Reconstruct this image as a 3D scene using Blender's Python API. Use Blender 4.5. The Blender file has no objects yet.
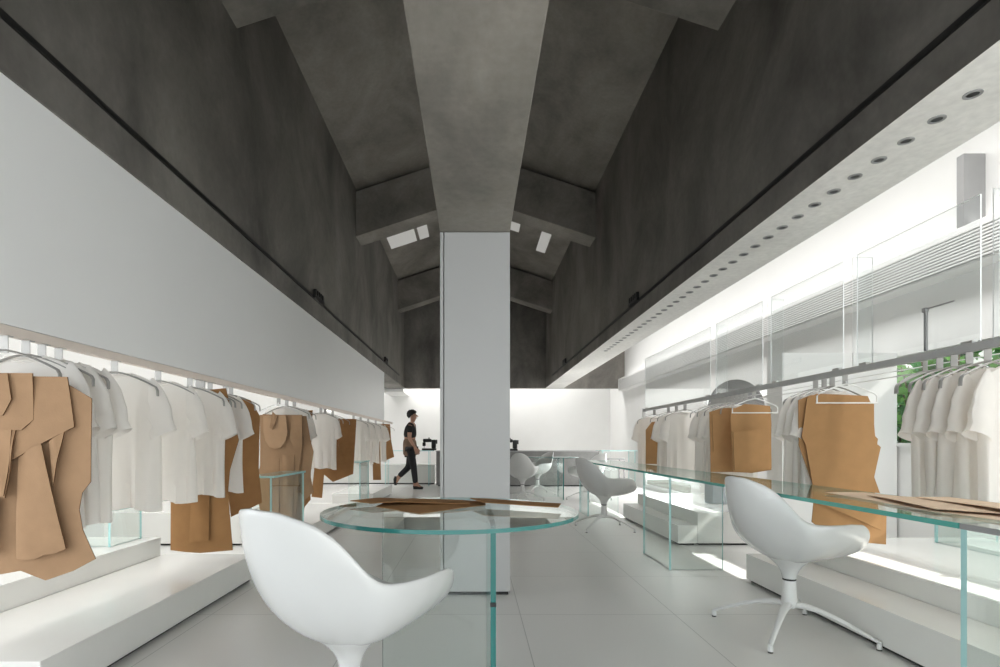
import bpy, bmesh, math, random
from mathutils import Vector, Matrix

random.seed(7)
S = bpy.context.scene
COL = S.collection
PI = math.pi
F, VX, VY, CH = 540.0, 474.0, 443.0, 1.0      # focal length (px), vanishing point, camera height


def at(x, y, d):
    """the point at distance d that the photograph shows at pixel (x, y)"""
    return Vector(((x - VX) * d / F, d, CH - (y - VY) * d / F))


# ------------------------------------------------------------------ materials
def new_mat(name):
    m = bpy.data.materials.new(name)
    m.use_nodes = True
    nt = m.node_tree
    return m, nt, nt.nodes, nt.links, nt.nodes['Principled BSDF']


def plain(name, col, rough=0.5, metal=0.0, spec=0.5, coat=0.0, noise=0.0, nscale=8.0, bump=0.0, bscale=60.0):
    m, nt, N, L, P = new_mat(name)
    P.inputs['Base Color'].default_value = (*col, 1)
    P.inputs['Roughness'].default_value = rough
    P.inputs['Metallic'].default_value = metal
    P.inputs['Specular IOR Level'].default_value = spec
    P.inputs['Coat Weight'].default_value = coat
    P.inputs['Coat Roughness'].default_value = 0.06
    tc = N.new('ShaderNodeTexCoord')
    if noise > 0:
        n = N.new('ShaderNodeTexNoise'); n.inputs['Scale'].default_value = nscale
        n.inputs['Detail'].default_value = 6
        L.new(tc.outputs['Object'], n.inputs['Vector'])
        r = N.new('ShaderNodeMapRange')
        r.inputs['From Min'].default_value = 0.3; r.inputs['From Max'].default_value = 0.7
        r.inputs['To Min'].default_value = 1 - noise; r.inputs['To Max'].default_value = 1 + noise
        L.new(n.outputs['Fac'], r.inputs['Value'])
        mx = N.new('ShaderNodeVectorMath'); mx.operation = 'SCALE'
        mx.inputs[0].default_value = col
        L.new(r.outputs['Result'], mx.inputs['Scale'])
        L.new(mx.outputs['Vector'], P.inputs['Base Color'])
    if bump > 0:
        n2 = N.new('ShaderNodeTexNoise'); n2.inputs['Scale'].default_value = bscale
        L.new(tc.outputs['Object'], n2.inputs['Vector'])
        b = N.new('ShaderNodeBump'); b.inputs['Strength'].default_value = bump
        b.inputs['Distance'].default_value = 0.004
        L.new(n2.outputs['Fac'], b.inputs['Height'])
        L.new(b.outputs['Normal'], P.inputs['Normal'])
    return m


def concrete(name, col, stretch=(1, 1, 1), amp=0.22):
    m, nt, N, L, P = new_mat(name)
    tc = N.new('ShaderNodeTexCoord')
    mp = N.new('ShaderNodeMapping'); mp.inputs['Scale'].default_value = stretch
    L.new(tc.outputs['Object'], mp.inputs['Vector'])
    big = N.new('ShaderNodeTexNoise'); big.inputs['Scale'].default_value = 1.5
    big.inputs['Detail'].default_value = 8; big.inputs['Roughness'].default_value = 0.62
    big.inputs['Distortion'].default_value = 0.4
    L.new(mp.outputs['Vector'], big.inputs['Vector'])
    fine = N.new('ShaderNodeTexNoise'); fine.inputs['Scale'].default_value = 26
    fine.inputs['Detail'].default_value = 4
    L.new(tc.outputs['Object'], fine.inputs['Vector'])
    r = N.new('ShaderNodeMapRange')
    r.inputs['From Min'].default_value = 0.3; r.inputs['From Max'].default_value = 0.7
    r.inputs['To Min'].default_value = 1 - amp; r.inputs['To Max'].default_value = 1 + amp
    L.new(big.outputs['Fac'], r.inputs['Value'])
    r2 = N.new('ShaderNodeMapRange')
    r2.inputs['From Min'].default_value = 0.3; r2.inputs['From Max'].default_value = 0.7
    r2.inputs['To Min'].default_value = 0.94; r2.inputs['To Max'].default_value = 1.06
    L.new(fine.outputs['Fac'], r2.inputs['Value'])
    mu = N.new('ShaderNodeMath'); mu.operation = 'MULTIPLY'
    L.new(r.outputs['Result'], mu.inputs[0]); L.new(r2.outputs['Result'], mu.inputs[1])
    sc = N.new('ShaderNodeVectorMath'); sc.operation = 'SCALE'; sc.inputs[0].default_value = col
    L.new(mu.outputs['Value'], sc.inputs['Scale'])
    L.new(sc.outputs['Vector'], P.inputs['Base Color'])
    P.inputs['Roughness'].default_value = 0.62
    P.inputs['Specular IOR Level'].default_value = 0.3
    b = N.new('ShaderNodeBump'); b.inputs['Strength'].default_value = 0.15; b.inputs['Distance'].default_value = 0.01
    L.new(fine.outputs['Fac'], b.inputs['Height']); L.new(b.outputs['Normal'], P.inputs['Normal'])
    return m


def tile_floor(name, col):
    m, nt, N, L, P = new_mat(name)
    tc = N.new('ShaderNodeTexCoord')
    mp = N.new('ShaderNodeMapping'); mp.inputs['Location'].default_value = (0.63, 0.45, 0)
    L.new(tc.outputs['Object'], mp.inputs['Vector'])
    br = N.new('ShaderNodeTexBrick')
    br.offset = 0.0; br.squash = 1.0
    br.inputs['Scale'].default_value = 1.0
    br.inputs['Brick Width'].default_value = 0.9; br.inputs['Row Height'].default_value = 0.9
    br.inputs['Mortar Size'].default_value = 0.0022; br.inputs['Mortar Smooth'].default_value = 0.0
    br.inputs['Bias'].default_value = 0.0
    br.inputs['Color1'].default_value = (*col, 1)
    br.inputs['Color2'].default_value = (col[0] * .975, col[1] * .975, col[2] * .975, 1)
    br.inputs['Mortar'].default_value = (.47, .47, .46, 1)
    L.new(mp.outputs['Vector'], br.inputs['Vector'])
    L.new(br.outputs['Color'], P.inputs['Base Color'])
    P.inputs['Roughness'].default_value = 0.3
    P.inputs['Specular IOR Level'].default_value = 0.35
    return m


def thin_glass(name, tint, base=0.035, rough=0.0):
    m = bpy.data.materials.new(name); m.use_nodes = True
    nt = m.node_tree; N = nt.nodes; L = nt.links
    N.clear()
    out = N.new('ShaderNodeOutputMaterial')
    tr = N.new('ShaderNodeBsdfTransparent'); tr.inputs['Color'].default_value = (*tint, 1)
    gl = N.new('ShaderNodeBsdfGlossy'); gl.inputs['Roughness'].default_value = rough
    gl.inputs['Color'].default_value = (.95, .98, .97, 1)
    lw = N.new('ShaderNodeLayerWeight'); lw.inputs['Blend'].default_value = 0.5
    pw = N.new('ShaderNodeMath'); pw.operation = 'POWER'; pw.inputs[1].default_value = 5
    L.new(lw.outputs['Facing'], pw.inputs[0])
    ma = N.new('ShaderNodeMath'); ma.operation = 'MULTIPLY_ADD'
    ma.inputs[1].default_value = 0.9; ma.inputs[2].default_value = base
    L.new(pw.outputs['Value'], ma.inputs[0])
    mx = N.new('ShaderNodeMixShader')
    L.new(ma.outputs['Value'], mx.inputs['Fac'])
    L.new(tr.outputs['BSDF'], mx.inputs[1]); L.new(gl.outputs['BSDF'], mx.inputs[2])
    L.new(mx.outputs['Shader'], out.inputs['Surface'])
    return m


def cloth(name, col, trans=0.3, stripes=False):
    m = bpy.data.materials.new(name); m.use_nodes = True
    nt = m.node_tree; N = nt.nodes; L = nt.links
    N.clear()
    out = N.new('ShaderNodeOutputMaterial')
    d = N.new('ShaderNodeBsdfDiffuse'); t = N.new('ShaderNodeBsdfTranslucent')
    d.inputs['Color'].default_value = (*col, 1); t.inputs['Color'].default_value = (*col, 1)
    tc = N.new('ShaderNodeTexCoord')
    n = N.new('ShaderNodeTexNoise'); n.inputs['Scale'].default_value = 320
    L.new(tc.outputs['Object'], n.inputs['Vector'])
    b = N.new('ShaderNodeBump'); b.inputs['Strength'].default_value = .2; b.inputs['Distance'].default_value = .002
    L.new(n.outputs['Fac'], b.inputs['Height'])
    L.new(b.outputs['Normal'], d.inputs['Normal'])
    mx = N.new('ShaderNodeMixShader'); mx.inputs['Fac'].default_value = trans
    L.new(d.outputs['BSDF'], mx.inputs[1]); L.new(t.outputs['BSDF'], mx.inputs[2])
    L.new(mx.outputs['Shader'], out.inputs['Surface'])
    return m


M = {}
M['concrete'] = concrete('board_marked_concrete', (.180, .168, .152), (1, .7, .5), .48)
M['concrete_soffit'] = concrete('pale_concrete', (.80, .785, .76), (1, .5, 1), .12)
M['concrete_roof'] = concrete('roof_concrete', (.245, .226, .202), (1, .6, 1), .40)
M['white'] = plain('white_plaster', (.80, .80, .79), .7, spec=.2, noise=.012, nscale=3)
M['panel'] = plain('white_lacquer_panel', (.86, .86, .855), .45, spec=.3, noise=.01, nscale=2)
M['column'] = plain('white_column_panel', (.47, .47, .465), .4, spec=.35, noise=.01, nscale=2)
M['floor'] = tile_floor('white_floor_tiles', (.76, .755, .74))
M['platform'] = plain('glossy_white_platform', (.78, .775, .75), .16, spec=.5, noise=.025, nscale=2.2)
M['gap'] = plain('dark_shadow_gap', (.03, .03, .03), .8)
M['black'] = plain('black_metal', (.012, .012, .012), .45)
M['chair'] = plain('white_gloss_shell', (.62, .625, .62), .22, spec=.5, coat=.3, noise=.004)
M['chair_leg'] = plain('white_lacquered_metal', (.74, .74, .73), .28, spec=.5)
M['steel'] = plain('brushed_steel', (.52, .51, .50), .38, metal=.6, noise=.03, nscale=30)
M['rail'] = plain('champagne_metal', (.80, .71, .64), .45, metal=.25, noise=.02, nscale=20)
M['rail_grey'] = plain('grey_metal_rail', (.50, .50, .50), .45, metal=.15, noise=.02, nscale=20)
M['strap'] = plain('grey_hanger_strap', (.40, .39, .375), .4, metal=.3)
M['wire'] = plain('white_wire', (.85, .85, .84), .35)
M['kraft_warm'] = plain('warm_kraft_paper', (.44, .25, .115), .8, spec=.15, noise=.05, nscale=12)
M['kraft'] = plain('kraft_paper', (.345, .215, .125), .8, spec=.15, noise=.06, nscale=14, bump=.12, bscale=180)
M['kraft_dark'] = plain('brown_kraft_paper', (.31, .165, .07), .85, spec=.12, noise=.07, nscale=12, bump=.12, bscale=180)
M['shirt'] = cloth('white_cotton', (.91, .885, .85), .38)
M['kraft_pale'] = plain('pale_kraft_paper', (.74, .57, .42), .8, spec=.15, noise=.05, nscale=14)  # kraft lightened so the sheets on the right tables look sunlit
M['kraft_edge'] = plain('dark_cut_paper_edge', (.13, .07, .035), .9, spec=.1)
M['kraft_tan'] = plain('tan_kraft_paper', (.43, .275, .165), .8, spec=.15, noise=.05, nscale=14)
M['string'] = plain('cotton_string', (.55, .49, .40), .9)
M['glass'] = thin_glass('clear_glass', (.955, .985, .975))
M['pane'] = thin_glass('ultra_clear_glass', (.98, .99, .99), base=.05)
M['edge'] = plain('green_glass_edge', (.025, .165, .15), .12, spec=.6)
M['edge_bright'] = plain('bright_green_glass_edge', (.09, .40, .34), .12, spec=.6)
M['pane_edge'] = plain('pale_glass_edge', (.88, .90, .90), .6, spec=.2)
M['tealedge'] = plain('pale_teal_glass_edge', (.42, .70, .70), .15, spec=.6)
M['counter'] = concrete('grey_counter', (.20, .20, .195), (1, 1, 1), .14)
M['grey'] = plain('matt_grey', (.30, .30, .30), .6, noise=.03)
M['bluegrey'] = plain('blue_grey_acrylic', (.42, .47, .50), .35, noise=.05, nscale=20)
M['ventgrey'] = plain('vent_grey', (.42, .42, .42), .5)
M['skin'] = plain('skin', (.40, .22, .15), .55)
M['tee'] = plain('black_cotton', (.012, .012, .013), .9)
M['trouser'] = plain('charcoal_cotton', (.02, .02, .022), .9)
M['apron'] = plain('brown_cotton', (.20, .13, .09), .9)
M['hair'] = plain('black_hair', (.01, .009, .008), .6)
M['bark'] = plain('bark', (.12, .08, .05), .9)
M['ground'] = plain('garden_soil', (.16, .14, .10), .9, noise=.2, nscale=3)
M['roofglow'] = plain('pale_roof_pane', (.7, .7, .68), .3)


def leaf_mat(name, col, tr):
    m, nt, N, L, P = new_mat(name)
    oi = N.new('ShaderNodeTexCoord')
    n = N.new('ShaderNodeTexNoise'); n.inputs['Scale'].default_value = 5
    L.new(oi.outputs['Object'], n.inputs['Vector'])
    mr = N.new('ShaderNodeMapRange'); mr.inputs['To Min'].default_value = .5; mr.inputs['To Max'].default_value = 1.5
    L.new(n.outputs['Fac'], mr.inputs['Value'])
    sc = N.new('ShaderNodeVectorMath'); sc.operation = 'SCALE'; sc.inputs[0].default_value = col
    L.new(mr.outputs['Result'], sc.inputs['Scale'])
    d = N.new('ShaderNodeBsdfDiffuse'); t = N.new('ShaderNodeBsdfTranslucent')
    L.new(sc.outputs['Vector'], d.inputs['Color']); L.new(sc.outputs['Vector'], t.inputs['Color'])
    mx = N.new('ShaderNodeMixShader'); mx.inputs['Fac'].default_value = tr
    L.new(d.outputs['BSDF'], mx.inputs[1]); L.new(t.outputs['BSDF'], mx.inputs[2])
    L.new(mx.outputs['Shader'], N['Material Output'].inputs['Surface'])
    return m


M['leaf'] = leaf_mat('green_leaves', (.17, .38, .09), .45)
M['leaf_dark'] = leaf_mat('deep_green_leaves', (.08, .24, .08), .4)
M['leaf_lime'] = leaf_mat('lime_leaves', (.60, .62, .14), .45)


# ------------------------------------------------------------------ object helpers
def tag(o, label=None, cat=None, group=None, kind=None):
    if label: o['label'] = label
    if cat: o['category'] = cat
    if group: o['group'] = group
    if kind: o['kind'] = kind
    return o


def empty(name, loc, label, cat, group=None, rz=0.0):
    o = bpy.data.objects.new(name, None)
    o.empty_display_size = .1
    COL.objects.link(o)
    o.location = loc; o.rotation_euler = (0, 0, rz)
    return tag(o, label, cat, group)


def obj(name, bm, mats, parent=None, smooth=False, bevel=0.0, loc=None, angle=35):
    bmesh.ops.recalc_face_normals(bm, faces=bm.faces)
    me = bpy.data.meshes.new(name)
    bm.to_mesh(me); bm.free()
    if not isinstance(mats, (list, tuple)): mats = [mats]
    for m in mats: me.materials.append(m)
    o = bpy.data.objects.new(name, me)
    COL.objects.link(o)
    if parent: o.parent = parent
    if loc is not None: o.location = loc
    if smooth:
        for p in me.polygons: p.use_smooth = True
        me.set_sharp_from_angle(angle=math.radians(angle))
    if bevel > 0:
        b = o.modifiers.new('bevel', 'BEVEL'); b.width = bevel; b.segments = 2
        b.limit_method = 'ANGLE'; b.harden_normals = False
    return o


def structure(name, bm, mats, **k):
    o = obj(name, bm, mats, **k); o['kind'] = 'structure'
    return o


def box(bm, x0, x1, y0, y1, z0, z1, mi=0):
    vs = [bm.verts.new((x, y, z)) for x in (x0, x1) for y in (y0, y1) for z in (z0, z1)]
    a = vs
    fs = []
    for q in ((0, 1, 3, 2), (4, 6, 7, 5), (0, 4, 5, 1), (2, 3, 7, 6), (0, 2, 6, 4), (1, 5, 7, 3)):
        f = bm.faces.new([a[i] for i in q]); f.material_index = mi; fs.append(f)
    return fs


def B(*dims):
    bm = bmesh.new(); box(bm, *dims); return bm


def tube(bm, pts, rad, n=10, cap=True, mi=0, flat=1.0, up=Vector((0, 0, 1))):
    pts = [Vector(p) for p in pts]
    if not isinstance(rad, (list, tuple)): rad = [rad] * len(pts)
    rings = []
    for i, p in enumerate(pts):
        t = (pts[min(i + 1, len(pts) - 1)] - pts[max(i - 1, 0)]).normalized()
        u = up if abs(t.dot(up)) < .95 else Vector((1, 0, 0))
        a = t.cross(u).normalized(); b = a.cross(t).normalized()
        rings.append([bm.verts.new(p + a * rad[i] * math.cos(2 * PI * k / n) + b * rad[i] * flat * math.sin(2 * PI * k / n)) for k in range(n)])
    for r0, r1 in zip(rings, rings[1:]):
        for k in range(n):
            f = bm.faces.new((r0[k], r0[(k + 1) % n], r1[(k + 1) % n], r1[k])); f.material_index = mi
    if cap:
        for r in (rings[0], rings[-1]):
            try:
                f = bm.faces.new(r); f.material_index = mi
            except ValueError: pass


def lathe(bm, prof, n=32, c=(0, 0), mi=0, cap=True):
    rings = []
    for r, z in prof:
        rings.append([bm.verts.new((c[0] + r * math.cos(2 * PI * k / n), c[1] + r * math.sin(2 * PI * k / n), z)) for k in range(n)])
    for r0, r1 in zip(rings, rings[1:]):
        for k in range(n):
            bm.faces.new((r0[k], r0[(k + 1) % n], r1[(k + 1) % n], r1[k])).material_index = mi
    for r in (rings[0], rings[-1]) if cap else ():
        bm.faces.new(r).material_index = mi


def glass_box(bm, x0, x1, y0, y1, z0, z1):
    """a sheet of glass: its two large faces take slot 0, its edges slot 1"""
    fs = box(bm, x0, x1, y0, y1, z0, z1)
    d = {'x': x1 - x0, 'y': y1 - y0, 'z': z1 - z0}
    thin = min(d, key=d.get)
    ax = {'x': 0, 'y': 1, 'z': 2}[thin]
    for f in fs:
        f.normal_update()
        f.material_index = 0 if abs(f.normal[ax]) > .5 else 1


def copy_part(o, parent):
    c = o.copy(); COL.objects.link(c); c.parent = parent
    for ch in list(o.children):
        g = ch.copy(); COL.objects.link(g); g.parent = c
    return c


# ------------------------------------------------------------------ the room
XL, XR = -1.75, 1.80            # inner faces of the two concrete girders
HL = 2.38                       # their lower edge
YB = 13.55                      # concrete wall at the far end

structure('floor', B(-4.1, 4.0, -3.2, 15.2, -.12, 0), M['floor'])

bm = B(XL - .455, XL, -3.2, YB, HL, 4.95); structure('wall_nave_left', bm, M['concrete'])
bm = bmesh.new()
for f in box(bm, XR, XR + .455, -3.2, YB, HL, 4.95):
    f.normal_update()
    f.material_index = 1 if abs(f.normal.z) > .5 and f.calc_center_median().z < 3 else 0
structure('wall_nave_right', bm, [M['concrete'], M['concrete_soffit']])
structure('wall_back_upper', B(-3.9, 3.86, YB, YB + .18, HL, 5.7), M['concrete'])

# pitched roof of the nave
for side, nm in ((-1, 'ceiling_left_slope'), (1, 'ceiling_right_slope')):
    bm = bmesh.new()
    xe = 2.25
    ze, zr = 4.75 - .33 * (xe - 1.78), 5.36
    pts = [(0, zr), (side * xe, ze), (side * xe, ze + .18), (0, zr + .18)]
    v0 = [bm.verts.new((x, -3.2, z)) for x, z in pts]
    v1 = [bm.verts.new((x, YB + .18, z)) for x, z in pts]
    bm.faces.new(v0); bm.faces.new(v1)
    for k in range(4): bm.faces.new((v0[k], v0[(k + 1) % 4], v1[(k + 1) % 4], v1[k]))
    structure(nm, bm, M['concrete_roof'])

n = 1
for y0, y1 in ((-.8, -.4), (3.60, 3.99), (8.0, 8.4), (12.4, 12.75)):
    for side, xw in ((-1, XL), (1, XR)):
        bm = bmesh.new()
        pts = []
        for x in (0.0, side * (abs(xw) + .02)):
            pts.append((x, 4.05 + .33 * (1.78 - abs(x))))
        for x in (side * (abs(xw) + .02), 0.0):
            pts.append((x, 4.72 + .33 * (1.78 - abs(x))))
        v0 = [bm.verts.new((x, y0, z)) for x, z in pts]
        v1 = [bm.verts.new((x, y1, z)) for x, z in pts]
        bm.faces.new(v0); bm.faces.new(v1)
        for k in range(4): bm.faces.new((v0[k], v0[(k + 1) % 4], v1[(k + 1) % 4], v1[k]))
        # ledge on top of the rafter's face, as cast
        structure('trim_%d' % n, bm, M['concrete_soffit'] if False else M['concrete_roof'], bevel=.008)
        n += 1

# low concrete beam along the ridge, carried by the white column
CX0, CX1, CY0, CY1 = -.2236, .2366, 3.55, 4.0
structure('trim_%d' % n, B(CX0, CX1 + .0, -3.2, CY1, 2.39, 3.35), M['concrete_roof'], bevel=.006); n += 1
bm = bmesh.new()
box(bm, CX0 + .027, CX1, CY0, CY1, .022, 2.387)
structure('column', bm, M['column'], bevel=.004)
bm = B(CX0, CX0 + .022, CY0 + .004, CY1, .022, 2.387)
structure('column_edge_trim', bm, M['column'], bevel=.002)
structure('column_base', B(CX0 + .01, CX1 - .01, CY0 + .012, CY1 - .01, 0, .024), M['gap'])

# white hung wall on the left with its rail-side lower edge
structure('wall_left_panel', B(XL - .06, XL - .012, -3.2, 10.6, 1.447, HL), M['panel'])
bm = bmesh.new()
box(bm, -4.0, -3.9, 1.6, 15.2, 0, 3.8); box(bm, -4.0, -3.9, -3.2, 1.6, 2.6, 3.8); box(bm, -4.0, -3.9, -3.2, 1.6, 0, .2); box(bm, -4.0, -3.9, -3.2, -2.9, .2, 2.6)
structure('wall_left', bm, M['white'])
lw = structure('window_8', B(-4.02, -3.86, -2.9, 1.6, .17, .2), M['white'])  # unseen window, added to bring side light onto the left shirts
bm = bmesh.new(); glass_box(bm, -3.98, -3.97, -2.9, 1.6, .2, 2.6); obj('window_pane', bm, [M['pane'], M['pane_edge']], lw)  # pane of the added, unseen left window
structure('wall_back', B(-4.1, 4.0, 15.0, 15.2, 0, 3.8), M['white'])
structure('wall_front', B(-4.1, 4.0, -3.4, -3.2, 2.75, 5.7), M['white'])
fw = structure('window_2', B(-4.1, 4.0, -3.36, -3.28, 2.70, 2.75), M['white'])
bm = bmesh.new(); glass_box(bm, -4.0, 3.9, -3.33, -3.32, 0, 2.70)
obj('window_pane', bm, [M['pane'], M['pane_edge']], fw)
bm = bmesh.new()
box(bm, -4.1, -2.2, -3.2, 15.2, 3.6, 3.75)
structure('ceiling_left', bm, M['white'])
structure('ceiling_right', B(2.25, 4.0, -3.2, 15.2, 3.6, 3.75), M['white'])
structure('ceiling_back', B(-2.2, 2.25, YB + .18, 15.2, 3.3, 3.45), M['white'])
# white drop behind the left end of the concrete wall
structure('trim_%d' % n, B(-2.3, -1.80, YB + .19, 15.0, 2.30, 2.62), M['white']); n += 1

# right outer wall with its garden window
WX = 3.78
W0, W1, WZ0, WZ1 = .6, 5.0, 1.0, 1.77
bm = bmesh.new()
box(bm, WX, WX + .06, .3, 9.4, 0, WZ0)
box(bm, WX, WX + .06, 9.4, 12.0, 0, .1); box(bm, WX, WX + .06, 12.0, 15.2, 0, WZ0)
box(bm, WX, WX + .06, .3, 15.2, WZ1, 3.75)
box(bm, WX, WX + .06, .3, W0, WZ0, WZ1)
box(bm, WX, WX + .06, -3.2, .3, 2.3, 3.75)
box(bm, WX, WX + .06, -3.2, .3, 0, .2)
box(bm, WX, WX + .06, -3.2, -2.9, .2, 2.3)
box(bm, WX, WX + .06, W1, 5.05, WZ0, WZ1)
box(bm, WX, WX + .06, 5.05, 8.9, WZ0, 1.62)
box(bm, WX, WX + .06, 8.9, 9.4, WZ0, WZ1); box(bm, WX, WX + .06, 9.4, 12.0, 1.4, WZ1); box(bm, WX, WX + .06, 12.0, 15.2, WZ0, WZ1)
structure('wall_right', bm, M['white'])
win = structure('window_1', B(WX - .03, WX + .06, W0, W1, WZ0 - .03, WZ0), M['white'])
added_win_right = structure('window_9', B(WX - .03, WX + .06, -2.9, .3, .17, .2), M['white'])  # out of view, added so side light reaches the right shirts
bm = bmesh.new(); glass_box(bm, WX + .04, WX + .05, -2.9, .3, .2, 2.3)
obj('window_pane', bm, [M['pane'], M['pane_edge']], added_win_right)  # pane of the added, unseen right window
added_win_far = structure('window_10', B(WX - .02, WX + .06, 9.4, 12.0, .08, .1), M['white'])  # opening added to let fill light onto the far chairs
bm = bmesh.new(); glass_box(bm, WX + .03, WX + .04, 9.4, 12.0, .1, 1.4)
obj('window_pane', bm, [M['pane'], M['pane_edge']], added_win_far)  # pane of the added far opening
sun_slot = structure('window_3', B(WX - .01, WX + .06, 5.05, 8.9, 1.61, 1.62), M['white'])  # slot added to let a sun streak reach the second right platform
bm = bmesh.new(); glass_box(bm, WX + .04, WX + .05, 5.05, 8.9, 1.62, WZ1)
obj('window_pane', bm, [M['pane'], M['pane_edge']], sun_slot)  # pane of the added sun slot
bm = bmesh.new(); glass_box(bm, WX + .04, WX + .05, W0, W1, WZ0, WZ1)
g = obj('window_pane', bm, [M['pane'], M['pane_edge']], win)
# soffit with air vent along the right wall
structure('trim_%d' % n, B(3.60, WX, 1.2, 13.5, 2.30, 2.60), M['white'], bevel=.01); n += 1
structure('trim_%d' % n, B(3.62, WX, 3.99, 4.05, 2.60, 3.14), M['grey']); n += 1
vent = empty('linear_air_vent', (3.60, 1.2, 2.315), 'long grey slatted air vent running along the white right wall above the rail', 'air vent')
bm = bmesh.new(); box(bm, -.006, 0, 0, 12.2, .0, .24); obj('backing', bm, M['ventgrey'], vent)
bm = bmesh.new()
for k in range(10): box(bm, -.02, -.006, 0, 12.2, .006 + k * .024, .017 + k * .024)
obj('slats', bm, M['white'], vent)

# white partition seen behind the hanging garments on the right
structure('wall_right_partition', B(2.74, WX - .02, 4.80, 5.05, 0, 1.80), M['white'])

# garden ground, plus a blocking wall added to trim the sun to a strip
structure('garden_wall', B(5.3, 5.5, -6, 16, -.02, 3.0), M['white'])
structure('ground', B(4.0, 9, -4, 15, -.12, -.02), M['ground'])

# glowing slabs imitating reflected light patches on the roof between the far rafters
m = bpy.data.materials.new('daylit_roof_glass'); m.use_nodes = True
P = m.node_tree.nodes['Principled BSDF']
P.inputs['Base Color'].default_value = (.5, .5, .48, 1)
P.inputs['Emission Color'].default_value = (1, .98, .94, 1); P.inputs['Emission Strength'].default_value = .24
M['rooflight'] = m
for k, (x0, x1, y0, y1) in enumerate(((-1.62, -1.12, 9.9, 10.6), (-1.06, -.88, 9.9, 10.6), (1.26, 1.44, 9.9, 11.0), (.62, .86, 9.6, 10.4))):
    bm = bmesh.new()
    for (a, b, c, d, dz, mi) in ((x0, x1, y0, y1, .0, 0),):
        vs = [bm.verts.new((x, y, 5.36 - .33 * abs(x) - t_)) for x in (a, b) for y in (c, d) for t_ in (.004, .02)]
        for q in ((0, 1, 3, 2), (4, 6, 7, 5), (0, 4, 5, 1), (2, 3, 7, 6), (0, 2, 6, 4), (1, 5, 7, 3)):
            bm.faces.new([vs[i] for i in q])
    structure('window_%d' % (k + 4), bm, M['rooflight'])  # glowing light patch, no opening in the roof behind it

# ------------------------------------------------------------------ black light tracks on the concrete
for side, xw, h in ((-1, XL, 2.585), (1, XR, 2.555)):
    word = 'left' if side < 0 else 'right'
    t = empty('lighting_rail', (xw, -3.0, h), 'thin black light track recessed along the %s concrete wall' % word, 'light track')
    bm = bmesh.new()
    box(bm, 0 if side < 0 else -.012, .012 if side < 0 else 0, 0, 15.6 if side < 0 else 15.4, -.014, .014)
    obj('channel', bm, M['black'], t)
    for far, yy in ((False, 6.0), (True, 10.6)):
        g = empty('track_light', (xw - side * .012, yy, h + .014), '%s black finned spotlight block on the %s light track' % ('small far' if far else 'nearer', word), 'track light', 'finned lights on the tracks')
        bm = bmesh.new()
        a, b = (0, .03) if side < 0 else (-.03, 0)
        box(bm, a, b, -.16, .16, -.02, .012)
        obj('mounting_bar', bm, M['black'], g)
        for k in range(5):
            bm = bmesh.new()
            box(bm, a, b, -.15 + k * .065, -.115 + k * .065, .012, .07)
            obj('fin', bm, M['black'], g)

# downlights under the right concrete wall
first = None
for k in range(38):
    yy = 1.97 + .165 * k
    if first is None:
        r = empty('recessed_downlight', (1.972, yy, HL), 'small round dark recessed downlight in the row under the right concrete beam', 'downlight', 'row of recessed downlights')
        bm = bmesh.new(); lathe(bm, [(.032, 0), (.032, -.004), (.022, -.005), (.020, -.001)], 20); obj('rim', bm, M['grey'], r)
        bm = bmesh.new(); lathe(bm, [(.0205, -.0002), (.0205, -.0022)], 16); obj('lens', bm, M['black'], r)
        first = r
    else:
        r = first.copy(); COL.objects.link(r); r.location = (1.972, yy, HL)
        for ch in list(first.children): copy_part(ch, r)

# ------------------------------------------------------------------ display platforms
def platform(name, x0, x1, y0, y1, z0, z1, label, plinth=True):
    t = empty(name, ((x0 + x1) / 2, (y0 + y1) / 2, z0), label, 'platform', 'white display platforms')
    cx, cy = (x0 + x1) / 2, (y0 + y1) / 2
    g = .02 if plinth else 0
    obj('slab', B(x0 - cx, x1 - cx, y0 - cy, y1 - cy, g, z1 - z0), M['platform'], t, bevel=.003)
    if plinth:
        obj('recessed_base', B(x0 - cx + .025, x1 - cx - .025, y0 - cy + .025, y1 - cy - .025, 0, g), M['gap'], t)
    return t


platform('low_platform', -2.26, -1.606, 2.0, 3.94, 0, .19, 'nearest long low white platform on the left floor below the shirts')
platform('upper_platform', -3.6, -2.262, .6, 3.90, 0, .32, 'raised white platform behind the nearest low left platform')
platform('low_platform', -2.26, -1.606, 5.25, 7.25, 0, .19, 'second low white platform on the left, behind the near white chair')
platform('upper_platform', -3.6, -2.262, 5.25, 7.25, 0, .32, 'raised white platform behind the second low left platform')
platform('low_platform', -2.26, -1.606, 8.6, 10.6, 0, .19, 'farthest low white platform on the left near the walking person')
platform('low_platform', 1.97, 2.27, 1.2, 3.91, 0, .20, 'nearest long low white platform on the right, beneath the glass table and chair')
platform('upper_platform', 2.272, 3.7, 1.0, 3.94, 0, .31, 'raised white platform behind the nearest right step, under the shirts')
platform('low_platform', 1.99, 2.18, 5.27, 7.2, 0, .195, 'second low white step on the right seen through the glass table leg')
platform('upper_platform', 2.182, 3.7, 5.27, 7.2, 0, .325, 'raised white platform behind the second right step, with a grey block on it')

# ------------------------------------------------------------------ glass furniture
GL = [M['glass'], M['edge']]
GT = [M['glass'], M['tealedge']]


def disc_glass(bm, r, z0, z1, n=96):
    lo = [bm.verts.new((r * math.cos(2 * PI * k / n), r * math.sin(2 * PI * k / n), z0)) for k in range(n)]
    hi = [bm.verts.new((r * math.cos(2 * PI * k / n), r * math.sin(2 * PI * k / n), z1)) for k in range(n)]
    bm.faces.new(lo).material_index = 0; bm.faces.new(hi).material_index = 0
    for k in range(n):
        bm.faces.new((lo[k], lo[(k + 1) % n], hi[(k + 1) % n], hi[k])).material_index = 1


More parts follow.
